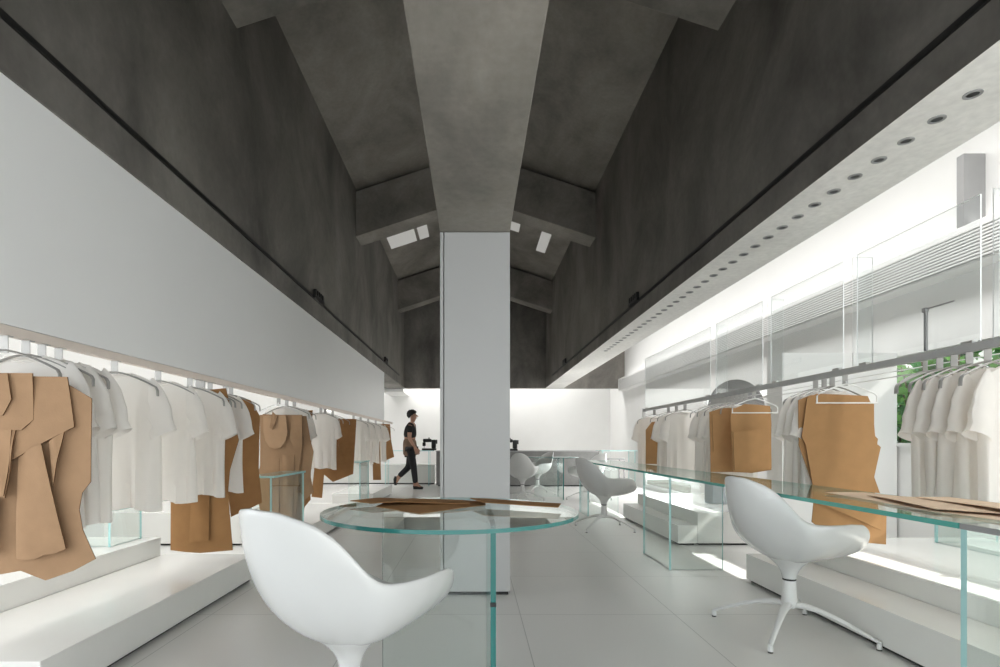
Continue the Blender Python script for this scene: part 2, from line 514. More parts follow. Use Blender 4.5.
def round_table(cx, cy, r, label):
    t = empty('round_glass_table', (cx, cy, 0), label, 'table', 'round glass tables')
    bm = bmesh.new(); disc_glass(bm, r, .737, .75); obj('table_top', bm, GL, t)
    bm = bmesh.new(); glass_box(bm, -.30, .14, .27, .286, 0, .731); obj('base_panel', bm, GL, t)
    bm = bmesh.new(); glass_box(bm, .1415, .159, -.27, .36, 0, .731); obj('base_panel', bm, GL, t)
    bm = bmesh.new(); box(bm, .140, .160, -.276, -.2702, .470, .484); obj('clip', bm, M['black'], t, bevel=.002)
    bm = bmesh.new(); box(bm, .135, .163, -.12, .10, .718, .731); obj('bracket', bm, M['steel'], t, bevel=.002)
    return t


RT = round_table(-.088, 2.018, .47, 'round clear glass table with green edge in front of the white column')
round_table(1.42, 9.75, .47, 'far round glass table among the white chairs by the grey counter')

# long table on the right
lt = empty('long_glass_table', (1.81, 4.8, 0), 'long rectangular clear glass table running into depth on the right', 'table')
bm = bmesh.new(); glass_box(bm, 1.515 - 1.81, 2.02 - 1.81, 1.69 - 4.8, 7.9 - 4.8, .732, .75); obj('table_top', bm, [M['glass'], M['edge_bright']], lt)
for (ya, yb, yc) in ((1.70, 2.25, 1.70), (4.25, 4.90, 4.25), (7.30, 7.86, 7.30)):
    if ya > 3:
        bm = bmesh.new(); glass_box(bm, 1.535 - 1.81, 1.551 - 1.81, ya - 4.8, yb - 4.8, 0, .731)
        obj('side_panel', bm, GT, lt)
    bm = bmesh.new(); glass_box(bm, 1.552 - 1.81, 1.96 - 1.81, yc - 4.8, yc + .016 - 4.8, 0 if ya > 4 else 0, .731)
    p = obj('cross_panel', bm, GT, lt)
    if ya < 4:
        for v in p.data.vertices:
            if v.co.y > 1.705 - 4.8: v.co.y += .006
    if ya < 4 or ya > 5:
        # stops short of the platform beside it
        for v in p.data.vertices:
            if v.co.x > 1.95 - 1.81: v.co.x = 1.95 - 1.81
nt2 = empty('near_glass_table', (1.81, 1.1, 0), 'nearest glass table with dark edge, butted to the end of the long glass table', 'table')
bm = bmesh.new(); glass_box(bm, 1.515 - 1.81, 2.11 - 1.81, .5 - 1.1, 1.685 - 1.1, .732, .75); obj('table_top', bm, [M['glass'], M['grey']], nt2)
for ya in (.6, 1.1):
    bm = bmesh.new(); glass_box(bm, 1.56 - 1.81, 1.95 - 1.81, ya - 1.1, ya + .016 - 1.1, 0, .731); obj('cross_panel', bm, GT, nt2)

# small glass tables of the left aisle
def square_table(x0, x1, y0, y1, label, h=.75, z=0):
    cx, cy = (x0 + x1) / 2, (y0 + y1) / 2
    t = empty('glass_table', (cx, cy, z), label, 'table', 'square glass tables of the left aisle')
    bm = bmesh.new(); glass_box(bm, x0 - cx, x1 - cx, y0 - cy, y1 - cy, h - .016, h); obj('table_top', bm, GT, t)
    bm = bmesh.new(); glass_box(bm, x1 - cx - .03, x1 - cx - .016, y0 - cy + .0, y1 - cy, 0, h - .017); obj('side_panel', bm, GT, t)
    bm = bmesh.new(); glass_box(bm, x0 - cx + .03, x1 - cx - .031, y0 - cy + .0, y0 - cy + .014, 0, h - .017); obj('cross_panel', bm, GT, t)
    return t


square_table(-1.72, -1.515, 4.09, 4.86, 'narrow glass table standing before the paper apron with round bib on the left')
square_table(-1.72, -1.515, 7.28, 7.86, 'small glass table far along the left rail, under the far shirts')
square_table(-2.95, -2.36, 3.53, 3.86, 'low glass plinth on the raised left platform behind the shirts', h=.25, z=.32)
square_table(-3.5, -2.88, 1.9, 3.2, 'low glass plinth deeper on the raised left platform, behind the layered paper pattern', h=.25, z=.32)

# glass bench and grey block on the right platforms
t = empty('glass_bench', (3.45, 3.2, .31), 'low glass bench with green edge on the raised right platform', 'bench')
bm = bmesh.new(); glass_box(bm, -.25, .2, -1.6, .58, .32, .332); obj('bench_top', bm, GT, t)
bm = bmesh.new(); glass_box(bm, -.24, .19, .55, .565, 0, .319); obj('cross_panel', bm, GT, t)
bm = bmesh.new(); glass_box(bm, -.25, -.236, -1.6, .54, 0, .319); obj('side_panel', bm, GT, t)
bm = bmesh.new(); lathe(bm, [(.15, 0), (.155, .01), (.155, .29), (.15, .30)], 8)
tag(obj('display_block', bm, M['bluegrey'], loc=(2.76, 6.1, .325), bevel=.004), 'blue-grey eight-sided block on the second raised right platform', 'block')
# ------------------------------------------------------------------ rails
LRX, LRH = -1.782, 1.427
RRX, RRH = 2.30, 1.44
lr = empty('clothes_rail', (LRX, 5.5, LRH), 'long champagne metal clothes rail under the white hung wall on the left', 'clothes rail')
obj('bar', B(-.018, .018, -5.6, 6.2, -.019, .019), M['rail'], lr, bevel=.002)
rr = empty('clothes_rail', (RRX, 4.0, RRH), 'long grey metal clothes rail under the glass panels on the right', 'clothes rail')
obj('bar', B(-.015, .015, -3.2, 3.3, -.018, .020), M['rail_grey'], rr, bevel=.002)
for dz in (-.045, -.075):
    bm = bmesh.new(); tube(bm, [(0.022, -3.2, dz), (.022, 3.3, dz)], .003, 6); obj('wire', bm, M['wire'], rr)
bm = B(-.03, .03, 3.3, 3.312, -.09, .03); obj('end_plate', bm, M['wire'], rr)

# glass panels above the right rail
pz0, pz1 = RRH + .021, 2.13
names = ['farthest', 'second farthest', 'middle', 'second nearest', 'nearest']
for k, (y0, y1) in enumerate(((5.25, 7.25), (4.30, 5.12), (3.36, 4.18), (2.45, 3.24), (1.0, 2.36))):
    t = empty('hanging_glass_screen', (RRX, (y0 + y1) / 2, pz0), '%s tall clear glass panel standing above the right clothes rail' % names[k], 'glass panel', 'glass panels above the right rail')
    bm = bmesh.new(); glass_box(bm, -.003, .003, y0 - (y0 + y1) / 2, y1 - (y0 + y1) / 2, 0, pz1 - pz0)
    obj('sheet', bm, [M['pane'], M['pane_edge']], t)
    bm = bmesh.new()
    hw = (y1 - y0) / 2
    bm.free()
    for s in (-1, 1): obj('clamp', B(-.012, .012, s * (hw - .06) - .03, s * (hw - .06) + .03, 0.0, .012), M['steel'], t)
for k, y in enumerate((5.17, 4.24, 3.29, 2.40)):
    bm = bmesh.new(); glass_box(bm, .008, .128, -.003, .003, 0, pz1 - pz0)
    tag(obj('hanging_glass_fin', bm, [M['pane'], M['pane_edge']], loc=(RRX, y, pz0)), ['farthest', 'second farthest', 'second nearest', 'nearest'][k] + ' narrow glass fin between the panels above the right rail', 'glass fin', 'glass fins above the right rail')
# pane with a dark edge behind the near panels
t = empty('rail_bracket', (2.9, 3.4, 1.84), 'slim dark cornered bracket arm standing on the right rail above the window shirts', 'bracket')
bm = bmesh.new(); box(bm, -.006, .006, -.006, .006, 0, .21); obj('post', bm, M['grey'], t)
bm = bmesh.new(); box(bm, -.003, .003, -.16, .008, .21, .216); obj('arm', bm, M['grey'], t)
bm = bmesh.new(); box(bm, -.010, .010, -.008, .016, .198, .220); obj('knuckle', bm, M['grey'], t, bevel=.003)
t.location = (RRX - .024, 2.72, RRH + .021)

# round grey dish behind the right rail
t = empty('round_dish', (3.02, 6.25, 0), 'round grey dish on a slim stand behind the right rail hangers', 'dish')
bm = bmesh.new()
c = at(736, 408, 6.25)
n_ = 40; rings = []
for r, d in ((.02, .10), (.15, .085), (.26, .04), (.32, 0), (.33, -.01), (.32, .02), (.26, .06), (.15, .105), (.02, .12)):
    rings.append([bm.verts.new((c.x - 3.02 + r * math.cos(2 * PI * k / n_), d, c.z + r * math.sin(2 * PI * k / n_))) for k in range(n_)])
for r0, r1 in zip(rings, rings[1:]):
    for k in range(n_): bm.faces.new((r0[k], r0[(k + 1) % n_], r1[(k + 1) % n_], r1[k]))
bm.faces.new(rings[0]); bm.faces.new(rings[-1])
obj('bowl', bm, M['grey'], t, smooth=True)
bm = bmesh.new(); tube(bm, [(c.x - 3.02, .12, c.z), (c.x - 3.02, .17, c.z - .1), (c.x - 3.02, .17, .34)], .012); obj('stand', bm, M['steel'], t)
bm = bmesh.new(); lathe(bm, [(.10, .325), (.10, .34), (.02, .345)], 24, (c.x - 3.02, .17)); obj('foot', bm, M['steel'], t)

# ------------------------------------------------------------------ hangers
def strap_mesh():
    bm = bmesh.new()
    # flat strap hooked into the slot under the rail
    box(bm, -.017, .017, -.0145, -.0115, -.085, -.0185)
    box(bm, -.017, .017, -.0115, .012, -.0215, -.0185)
    return bm


def bar_mesh(w=.205, drop=.075):
    bm = bmesh.new()
    pts = []
    for k in range(-14, 15):
        u = k / 14
        x = u * w
        z = -.075 - drop * (abs(u) ** 1.5)
        pts.append((x, -.014, z))
    end = .045
    L_ = [(-w - .008, -.014, pts[0][2] - .015), (-w - .010, -.014, pts[0][2] - end)]
    R_ = [(w + .008, -.014, pts[0][2] - .015), (w + .010, -.014, pts[0][2] - end)]
    pts = L_[::-1] + pts + R_
    tube(bm, pts, [.004] * len(pts), 8, flat=2.6, up=Vector((0, 1, 0)))
    return bm


def wire_mesh():
    bm = bmesh.new()
    tube(bm, [(0, -.024, -.06), (0, -.030, -.075), (-.06, -.030, -.09), (-.17, -.030, -.135), (-.185, -.030, -.15), (-.185, -.030, -.195)], .0045, 8)
    tube(bm, [(0, -.024, -.06), (0, -.030, -.075), (.06, -.030, -.09), (.17, -.030, -.135), (.185, -.030, -.15), (.185, -.030, -.195)], .0045, 8)
    tube(bm, [(-.19, -.030, -.193), (.19, -.030, -.193)], .0045, 8)
    return bm


proto = {}


def hanger(side, y, label, group, wire=False, rz=0.0, bar=True):
    x, h = (LRX, LRH) if side < 0 else (RRX, RRH)
    r = empty('clothes_hanger', (x, y, h), label, 'hanger', group, rz)
    key = 'wire' if wire else 'bar'
    if 'strap' not in proto:
        proto['strap'] = obj('hook_strap', strap_mesh(), M['strap'], r)
        s = proto['strap']
    else:
        s = copy_part(proto['strap'], r)
    if bar:
        if key not in proto:
            proto[key] = obj('shoulder_bar', wire_mesh() if wire else bar_mesh(), M['wire'] if wire else M['strap'], r, smooth=True)
        else:
            copy_part(proto[key], r)
    return r


# ------------------------------------------------------------------ T-shirts
def shirt_meshes(seed, L=.69, wb=.215):
    rnd = random.Random(seed)
    ph = [rnd.uniform(0, 6.28) for _ in range(6)]
    n, rows = 56, 26
    bm = bmesh.new()
    rings = []
    for j in range(rows + 1):
        v = j / rows
        ring = []
        if v < .1: w = .185 + .02 * v / .1
        else: w = .205 + (wb - .205) * (v - .1) / .9
        w += .006 * math.sin(5 * v + ph[0])
        d = .010 + .040 * min(1, v / .35) ** .8
        for k in range(n):
            th = 2 * PI * k / n
            cx, sy = math.cos(th), math.sin(th)
            x = w * (abs(cx) ** .8) * (1 if cx > 0 else -1)
            amp = .021 * v ** 1.1
            fold = amp * (math.sin(22 * x / .2 + ph[1] + 1.2 * v) * .5 + math.sin(11 * x / .2 + ph[2] - 1.5 * v) * .7)
            y = d * (abs(sy) ** .8) * (1 if sy > 0 else -1) + fold
            drop = .075 * (abs(x) / .2) ** 1.6
            neck = 0
            if v < .12:
                e = max(0, 1 - (x / .085) ** 2)
                neck = (.035 if sy < 0 else .012) * e * (1 - v / .12)
            z = -.062 - drop * (1 - v) ** 1.5 - v * L - neck + .008 * v * math.sin(7 * x / .2 + ph[3]) - .012 * v * (x / .2) ** 2
            ring.append(bm.verts.new((x, y, z)))
        rings.append(ring)
    for r0, r1 in zip(rings, rings[1:]):
        for k in range(n):
            bm.faces.new((r0[k], r0[(k + 1) % n], r1[(k + 1) % n], r1[k]))
    torso = bm
    sleeves = []
    for s in (-1, 1):
        b = bmesh.new(); rg = []
        for j in range(11):
            u = j / 10
            o_ = Vector((.178 + .112 * u + .022 * math.sin(PI * min(1, u * 1.15)) , 0, -.100 - .262 * u ** 1.15))
            i_ = Vector((.115 + .060 * u, 0, -.235 - .185 * u))
            c_, h_ = (o_ + i_) / 2, (o_ - i_) / 2
            dd = .012 + .026 * u ** .7
            ring = []
            for k in range(28):
                th = 2 * PI * k / 28
                p = c_ + h_ * math.cos(th) + Vector((0, dd * math.sin(th), 0))
                p.y += u * (.006 * math.sin(2.5 * th + ph[4]) + .005 * math.sin(7 * p.z / .1 + ph[5]))
                p.x *= s
                ring.append(b.verts.new(p))
            rg.append(ring)
        for r0, r1 in zip(rg, rg[1:]):
            for k in range(28): b.faces.new((r0[k], r0[(k + 1) % 28], r1[(k + 1) % 28], r1[k]))
        sleeves.append(b)
    # collar rib
    c = bmesh.new()
    pts = []
    for k in range(21):
        u = -1 + 2 * k / 20
        x = .088 * u
        pts.append((x, -.012, -.062 - .075 * (abs(x) / .2) ** 1.6 - .040 * (1 - u * u)))
    tube(c, pts, .0055, 6)
    return torso, sleeves, c


SH = {}


def shirt(side, y, label, group, var=0, rz=0.0, sx=1.0, sz=1.0, dx=0):
    x, h = (LRX, LRH) if side < 0 else (RRX, RRH)
    r = empty('hanging_t_shirt', (x + dx, y, h - (.025 if side > 0 else 0)), label, 't-shirt', group, rz)
    r.scale = (sx, 1, sz)
    if var not in SH:
        t, ss, c = shirt_meshes(100 + var)
        parts = [obj('torso', t, M['shirt'], r, smooth=True, angle=70)]
        for b in ss: parts.append(obj('sleeve', b, M['shirt'], r, smooth=True, angle=70))
        parts.append(obj('collar', c, M['shirt'], r, smooth=True))
        SH[var] = parts
    else:
        for p in SH[var]: copy_part(p, r)
    return r


# ------------------------------------------------------------------ paper patterns
def sheet(bm, pts, th=.003, curl=0.0, y=0.0, tilt=0.0, cuts=7, wave=0.0, ph=0.0):
    """a cut sheet of card: outline pts (x, z) with a soft bend and a real thickness"""
    vs = [bm.verts.new((px, 0, pz)) for px, pz in pts]
    f = bm.faces.new(vs)
    xs = [p[0] for p in pts]; zs = [p[1] for p in pts]
    x0, x1, z0, z1 = min(xs), max(xs), min(zs), max(zs)
    for k in range(1, cuts):
        g = bm.verts[:] + bm.edges[:] + bm.faces[:]
        bmesh.ops.bisect_plane(bm, geom=g, plane_co=(x0 + (x1 - x0) * k / cuts, 0, 0), plane_no=(1, 0, 0))
    for k in range(1, cuts):
        g = bm.verts[:] + bm.edges[:] + bm.faces[:]
        bmesh.ops.bisect_plane(bm, geom=g, plane_co=(0, 0, z0 + (z1 - z0) * k / cuts), plane_no=(0, 0, 1))
    for v in bm.verts:
        u = (v.co.x - x0) / max(x1 - x0, 1e-6) * 2 - 1
        w = (v.co.z - z0) / max(z1 - z0, 1e-6)
        v.co.y = y + curl * (u * u) + tilt * (1 - w) + wave * math.sin(3 * u + 4 * w + ph)
    front = set(bm.faces)
    r = bmesh.ops.extrude_face_region(bm, geom=bm.faces[:])
    back = set(e for e in r['geom'] if isinstance(e, bmesh.types.BMFace))
    for v in r['geom']:
        if isinstance(v, bmesh.types.BMVert): v.co.y += th
    for f in bm.faces:
        if f not in front and f not in back: f.material_index = 1


def pattern(side, d, pieces, label, group='hanging paper patterns', mat=None, hx=None):
    """pieces: (part name, pixel outline, offset towards the viewer, curl, wave)"""
    x, h = (LRX, LRH) if side < 0 else (RRX, RRH)
    mat = mat or ('kraft' if side < 0 else 'kraft_warm')
    r = empty('hanging_paper_pattern', (x, d, h), label, 'paper pattern', group)
    for i, pc in enumerate(pieces):
        nm, pix, off = pc[0], pc[1], pc[2]
        curl = pc[3] if len(pc) > 3 else .02
        wave = pc[4] if len(pc) > 4 else .004
        mm = pc[5] if len(pc) > 5 else mat
        pts = []
        for (px, py) in pix:
            p = at(px, py, d); pts.append((p.x - x, p.z - h))
        bm = bmesh.new(); sheet(bm, pts, .0045 if i else .0035, curl, -off, 0, 8, wave, i * 1.7)
        obj(nm, bm, [M[mm], M['kraft_edge'] if d < 6 else M[mm]], r, smooth=True, angle=40)
    return r


def bow(parent, x, z, y):
    bm = bmesh.new()
    tube(bm, [(x - .004, y, z + .06), (x + .003, y - .004, z), (x - .002, y - .006, z - .06), (x + .004, y - .004, z - .10)], .004, 8)
    tube(bm, [(x + .006, y, z + .05), (x - .005, y - .006, z + .005), (x - .022, y - .006, z - .035)], .0035, 8)
    tube(bm, [(x - .012, y - .008, z + .002), (x + .010, y - .008, z - .002)], .006, 8)
    obj('string_tie', bm, M['string'], parent, smooth=True)


# --- left rail, front to back
P1 = pattern(-1, 2.03, [
    ('back_sheet', [(-70, 380), (60, 380), (88, 398), (88, 482), (80, 493), (77, 510), (80, 530), (92, 560), (70, 572), (44, 581), (20, 571), (-20, 578), (-75, 560)], .0, .02),
    ('front_sheet', [(-60, 376), (68, 377), (75, 427), (-2, 470), (-60, 470)], .020, .015, .004),
    ('yoke_sheet', [(-40, 374), (38, 374), (38, 420), (28, 430), (-30, 432), (-40, 420)], .034, .01, .003),
    ('pocket_flap', [(-25, 375), (17, 375), (20, 400), (12, 416), (-22, 418)], .046, .008, .002),
    ('skirt_panel', [(20, 454), (48, 444), (69, 548), (58, 553), (50, 553), (40, 558), (20, 558)], .028, .015, .005),
    ('strip', [(52, 442), (67, 432), (57, 485)], .022, .006, .002),
    ('strip', [(0, 430), (20, 430), (13, 495), (2, 492), (-6, 493)], .040, .006, .004),
    ('strip', [(8, 430), (22, 430), (13, 497), (4, 495)], .034, .006, .004),
    ('strip', [(-12, 470), (4, 470), (3, 553), (-10, 550)], .030, .006, .004),
], 'large layered kraft paper pattern with pocket, tied by string, at far left')
bow(P1, at(8, 0, 2.03).x - LRX, at(8, 352, 2.03).z - LRH, -.06)
hanger(-1, 2.06, 'curved grey hanger carrying the layered paper pattern at far left', 'hangers on the left rail')

yy_l = [(2.16, 'first white t-shirt directly behind the layered paper pattern'), (2.24, 'second white t-shirt behind the layered paper pattern, only its sleeve out'),
        (2.33, 'third white t-shirt of the bunch behind the layered paper pattern')]
for i, (y, lb) in enumerate(yy_l):
    shirt(-1, y, lb, 'white t-shirts on the left rail', i, rz=(-.08, .03, .05)[i], sx=1.02)
    hanger(-1, y, 'curved grey hanger inside the ' + lb.split(' behind')[0].split(' directly')[0].split(' of ')[0] + ' at far left', 'hangers on the left rail')

for i, (y, lb, var, rz) in enumerate(((2.69, 'broad white t-shirt hanging alone after the far left bunch', 3, .04),
                                 (3.06, 'white t-shirt half behind the broad lone one on the left', 1, -.05),
                                 (3.40, 'white t-shirt hanging above the brown skirt pattern on the left', 2, .05))):
    shirt(-1, y, lb, 'white t-shirts on the left rail', var, rz)
    hanger(-1, y, 'grey hanger inside the ' + lb.replace(' hides', ' lies'), 'hangers on the left rail')

pattern(-1, 3.52, [
    ('back_sheet', [(190, 392), (225, 388), (237, 440), (229, 470), (227, 492), (231, 551), (200, 553), (168, 551), (169, 486), (178, 470), (172, 440)], 0, .03, .006),
    ('strip', [(193, 470), (210, 470), (210, 540), (190, 542)], .03, .02, .006),
], 'brown paper skirt pattern with a central strip hanging below the white t-shirts', mat='kraft_dark')
for y in (3.50, 3.56): hanger(-1, y, 'grey hanger in the bunch above the brown skirt pattern', 'hangers on the left rail')
for i, (y, lb) in enumerate(((3.66, 'white t-shirt squeezed between the brown skirt pattern and the dark brown sheet'),)):
    shirt(-1, y, lb, 'white t-shirts on the left rail', 0, .25, sx=.95)
    hanger(-1, y, 'grey hanger inside the shirt squeezed beside the dark brown sheet', 'hangers on the left rail')
pattern(-1, 3.86, [
    ('back_sheet', [(205, 395), (250, 400), (259, 416), (258, 470), (261, 503), (231, 517), (226, 480), (210, 470)], 0, .02, .006),
], 'plain dark brown paper sheet hanging just before the apron with round bib', mat='kraft_dark')
hanger(-1, 3.88, 'grey hanger holding the plain dark brown sheet', 'hangers on the left rail')
hanger(-1, 3.97, 'grey hanger with bare curved end above the dark brown sheet', 'hangers on the left rail')

P2 = pattern(-1, 4.92, [
    ('back_sheet', [(262, 414), (306, 416), (310, 440), (313, 452), (310, 475), (313, 492), (305, 500), (300, 538), (268, 536), (258, 500), (254, 478), (263, 460)], 0, .02, .006),
    ('front_sheet', [(261, 415), (303, 415), (303, 445), (300, 470), (296, 534), (282, 534), (281, 456), (280, 534), (266, 532), (259, 500), (257, 478), (261, 466)], .035, .012, .004),
    ('bib', [(266, 416), (288, 416), (290, 432), (288, 441), (284, 447), (278, 449), (272, 447), (268, 441), (266, 432)], .065, .003, .001, 'kraft_tan'),
    ('side_strip', [(294, 416), (304, 416), (304, 450), (296, 448), (292, 438)], .058, .006, .003),
    ('collar_flap', [(276, 412), (281, 417), (276, 430), (273, 428)], .085, .004, .002),
    ('lower_strip', [(284, 455), (296, 455), (294, 536), (285, 536)], .05, .006, .003),
], 'tan paper apron pattern with a round bib behind the narrow glass table')
hanger(-1, 4.94, 'white wire hanger above the paper apron with round bib', 'hangers on the left rail', wire=True)
shirt(-1, 5.15, 'white t-shirt peeking out right of the paper apron with round bib', 'white t-shirts on the left rail', 1)
hanger(-1, 5.15, 'grey hanger inside the shirt behind the paper apron', 'hangers on the left rail')
pattern(-1, 5.35, [('back_sheet', [(268, 414), (312, 410), (311, 425), (310, 500), (300, 512), (285, 495)], 0, .02)],
        'dark brown paper sheet right behind the apron with round bib', mat='kraft_dark')
hanger(-1, 5.37, 'grey hanger of the dark brown sheet behind the paper apron', 'hangers on the left rail')

shirt(-1, 6.30, 'short white t-shirt over a brown paper leg, midway along the left rail', 'white t-shirts on the left rail', 2, .0, sx=.85, sz=.96)
hanger(-1, 6.30, 'grey hanger inside the short shirt midway along the left rail', 'hangers on the left rail')
pattern(-1, 6.45, [
    ('back_sheet', [(312, 425), (338, 425), (338, 445), (347, 470), (330, 470), (324, 475), (322, 498), (311, 497), (314, 470)], 0, .015, .004),
], 'brown paper pattern with one narrow leg below the short white t-shirt', mat='kraft_dark')
pattern(-1, 6.8, [
    ('back_sheet', [(318, 418), (356, 419), (355, 440), (353, 474), (333, 482), (322, 473)], 0, .02, .005),
    ('side_strip', [(338, 440), (345, 470), (332, 468)], .02, .01, .003, 'kraft'),
], 'wide dark brown paper bodice pattern right of the short white t-shirt', mat='kraft_dark')
hanger(-1, 6.48, 'grey hanger of the one legged brown pattern', 'hangers on the left rail')
hanger(-1, 6.82, 'grey hanger of the wide brown bodice pattern', 'hangers on the left rail')
for i, (y, lb) in enumerate(((8.0, 'first white t-shirt of the far left bunch'), (8.5, 'second white t-shirt of the far left bunch'),
                             (9.1, 'third white t-shirt of the far left bunch, above a paper strip'), (9.8, 'last white t-shirt at the far end of the left rail'))):
    shirt(-1, y, lb, 'white t-shirts on the left rail', i % 3, 0, sx=.9)
    hanger(-1, y, 'grey hanger inside the ' + lb, 'hangers on the left rail')
pattern(-1, 9.45, [('strip', [(372, 440), (380, 440), (381, 480), (373, 480)], 0, .01, .003)], 'single narrow brown paper strip below the far left white t-shirts', mat='kraft_dark')
pattern(-1, 10.6, [('back_sheet', [(372, 424), (390, 424), (391, 440), (394, 457), (384, 461), (374, 455)], 0, .02, .004)],
        'last dark brown paper sheet at the far end of the left rail', mat='kraft_dark')
hanger(-1, 10.62, 'grey hanger of the last brown sheet on the left rail', 'hangers on the left rail')

# --- right rail, near to far
for i, y in enumerate((2.33, 2.43, 2.52, 2.60, 2.68)):
    lb = ['nearest white t-shirt cut off by the right picture edge', 'second nearest white t-shirt before the garden window',
          'middle white t-shirt of the five before the garden window', 'fourth white t-shirt before the garden window',
          'leftmost white t-shirt of the five before the garden window'][i]
    shirt(1, y, lb, 'white t-shirts on the right rail', i % 4, .26, sx=1.0, dx=.045)
    hanger(1, y, 'grey strap hanger of the ' + lb, 'hangers on the right rail')
hanger(1, 2.77, 'grey hanger with bare left end before the garden window', 'hangers on the right rail', rz=.33)

P3 = pattern(1, 3.40, [
    ('back_sheet', [(800, 400), (812, 395), (826, 394), (868, 396), (874, 410), (873, 432), (878, 443), (872, 470), (888, 512), (888, 545), (836, 540), (812, 522), (815, 490), (800, 445)], 0, .015, .005),
    ('front_sheet', [(806, 398), (815, 394), (858, 396), (873, 404), (873, 425), (874, 436), (877, 439), (876, 444), (880, 447), (870, 486), (872, 500), (880, 530), (812, 500), (812, 487), (805, 445), (801, 436), (803, 424)], .02, .01, .004),
], 'large brown paper bodice pattern with jagged sides on a white wire hanger, right side')
hanger(1, 3.36, 'white wire hanger in front of the large jagged brown pattern', 'hangers on the right rail', wire=True)
for i, y in enumerate((3.48, 3.56, 3.65)):
    lb = ['white t-shirt directly behind the large jagged brown pattern', 'middle white t-shirt behind the large jagged brown pattern', 'white t-shirt left of the large jagged brown pattern, sleeve showing'][i]
    shirt(1, y, lb, 'white t-shirts on the right rail', i, .12)
    hanger(1, y, 'grey strap hanger of the ' + lb, 'hangers on the right rail')

pattern(1, 4.48, [
    ('back_sheet', [(731, 410), (745, 404), (760, 405), (771, 406), (772, 425), (770, 442), (772, 470), (752, 473), (733, 472), (732, 440)], 0, .01, .004),
    ('front_sheet', [(733, 432), (771, 428), (771, 468), (752, 471), (734, 470)], .014, .008, .003),
], 'front brown paper pattern on a white wire hanger behind the right chair')
hanger(1, 4.45, 'white wire hanger in front of the brown pattern behind the right chair', 'hangers on the right rail', wire=True)
pattern(1, 4.62, [
    ('back_sheet', [(710, 412), (722, 408), (740, 408), (741, 472), (711, 472)], 0, .01, .003),
    ('lapel', [(712, 414), (732, 410), (722, 440), (713, 452)], .014, .008, .003),
], 'brown paper jacket pattern tucked left of the one on the wire hanger')
for k, y in enumerate((4.58, 4.66, 4.74, 4.82, 4.90, 4.98, 5.06, 5.14, 5.22)):
    hanger(1, y, 'grey strap hanger in the tight row of nine above the brown paper jackets', 'hangers on the right rail', bar=(k % 2 == 0))
for i, y in enumerate((4.76, 4.92, 5.1)):
    lb = ['nearest white t-shirt left of the brown paper jackets', 'middle white t-shirt left of the brown paper jackets', 'farthest white t-shirt left of the brown paper jackets'][i]
    shirt(1, y, lb, 'white t-shirts on the right rail', i, .05)
for i, y in enumerate((5.9, 6.15, 6.4, 6.9)):
    lb = ['front white t-shirt of the far right bunch', 'second white t-shirt of the far right bunch', 'third white t-shirt of the far right bunch', 'last white t-shirt at the far end of the right rail'][i]
    if i in (0, 1, 3): shirt(1, y, lb, 'white t-shirts on the right rail', i, .0)
    hanger(1, y, 'grey strap hanger at the far right, ' + ['first', 'second', 'third', 'last'][i] + ' from the camera', 'hangers on the right rail')
pattern(1, 6.5, [
    ('back_sheet', [(646, 430), (652, 422), (661, 421), (690, 424), (690, 464), (646, 464)], 0, .01, .003),
], 'far brown paper sheet left of the far right white t-shirts')

# ------------------------------------------------------------------ papers on tables
def paper_flat(root, name, pts, z, th=.0025, mat='kraft', wob=.004):
    bm = bmesh.new()
    vs = [bm.verts.new((px, py, 0)) for px, py in pts]
    bm.faces.new(vs)
    xs = [p[0] for p in pts]; ys = [p[1] for p in pts]
    for k in range(1, 8):
        for ax, lo, hi in ((0, min(xs), max(xs)), (1, min(ys), max(ys))):
            no = (1, 0, 0) if ax == 0 else (0, 1, 0)
            co = [0, 0, 0]; co[ax] = lo + (hi - lo) * k / 8
            bmesh.ops.bisect_plane(bm, geom=bm.verts[:] + bm.edges[:] + bm.faces[:], plane_co=co, plane_no=no)
    for v in bm.verts: v.co.z = z + wob * (1 + math.sin(9 * v.co.x + 5 * v.co.y + z * 900))
    r = bmesh.ops.extrude_face_region(bm, geom=bm.faces[:])
    for v in r['geom']:
        if isinstance(v, bmesh.types.BMVert): v.co.z += th
    if root is None: return bm
    return obj(name, bm, M[mat], root, smooth=True, angle=30)


def floor_px(x, y, h):
    d = (CH - h) * F / (y - VY)
    return ((x - VX) * d / F, d)


def table_paper(pix, lift, label, group, mat='kraft', wob=.004, c=None, raw=None):
    h = .75
    pts = raw if raw else [floor_px(x, y, h) for x, y in pix]
    cx = sum(p[0] for p in pts) / len(pts); cy = sum(p[1] for p in pts) / len(pts)
    bm = paper_flat(None, '', [(a - cx, b - cy) for a, b in pts], lift, mat=mat, wob=wob)
    o = obj('paper_sheet', bm, M[mat], loc=(cx, cy, h + .0006), smooth=True, angle=30)
    return tag(o, label, 'paper pattern', group)


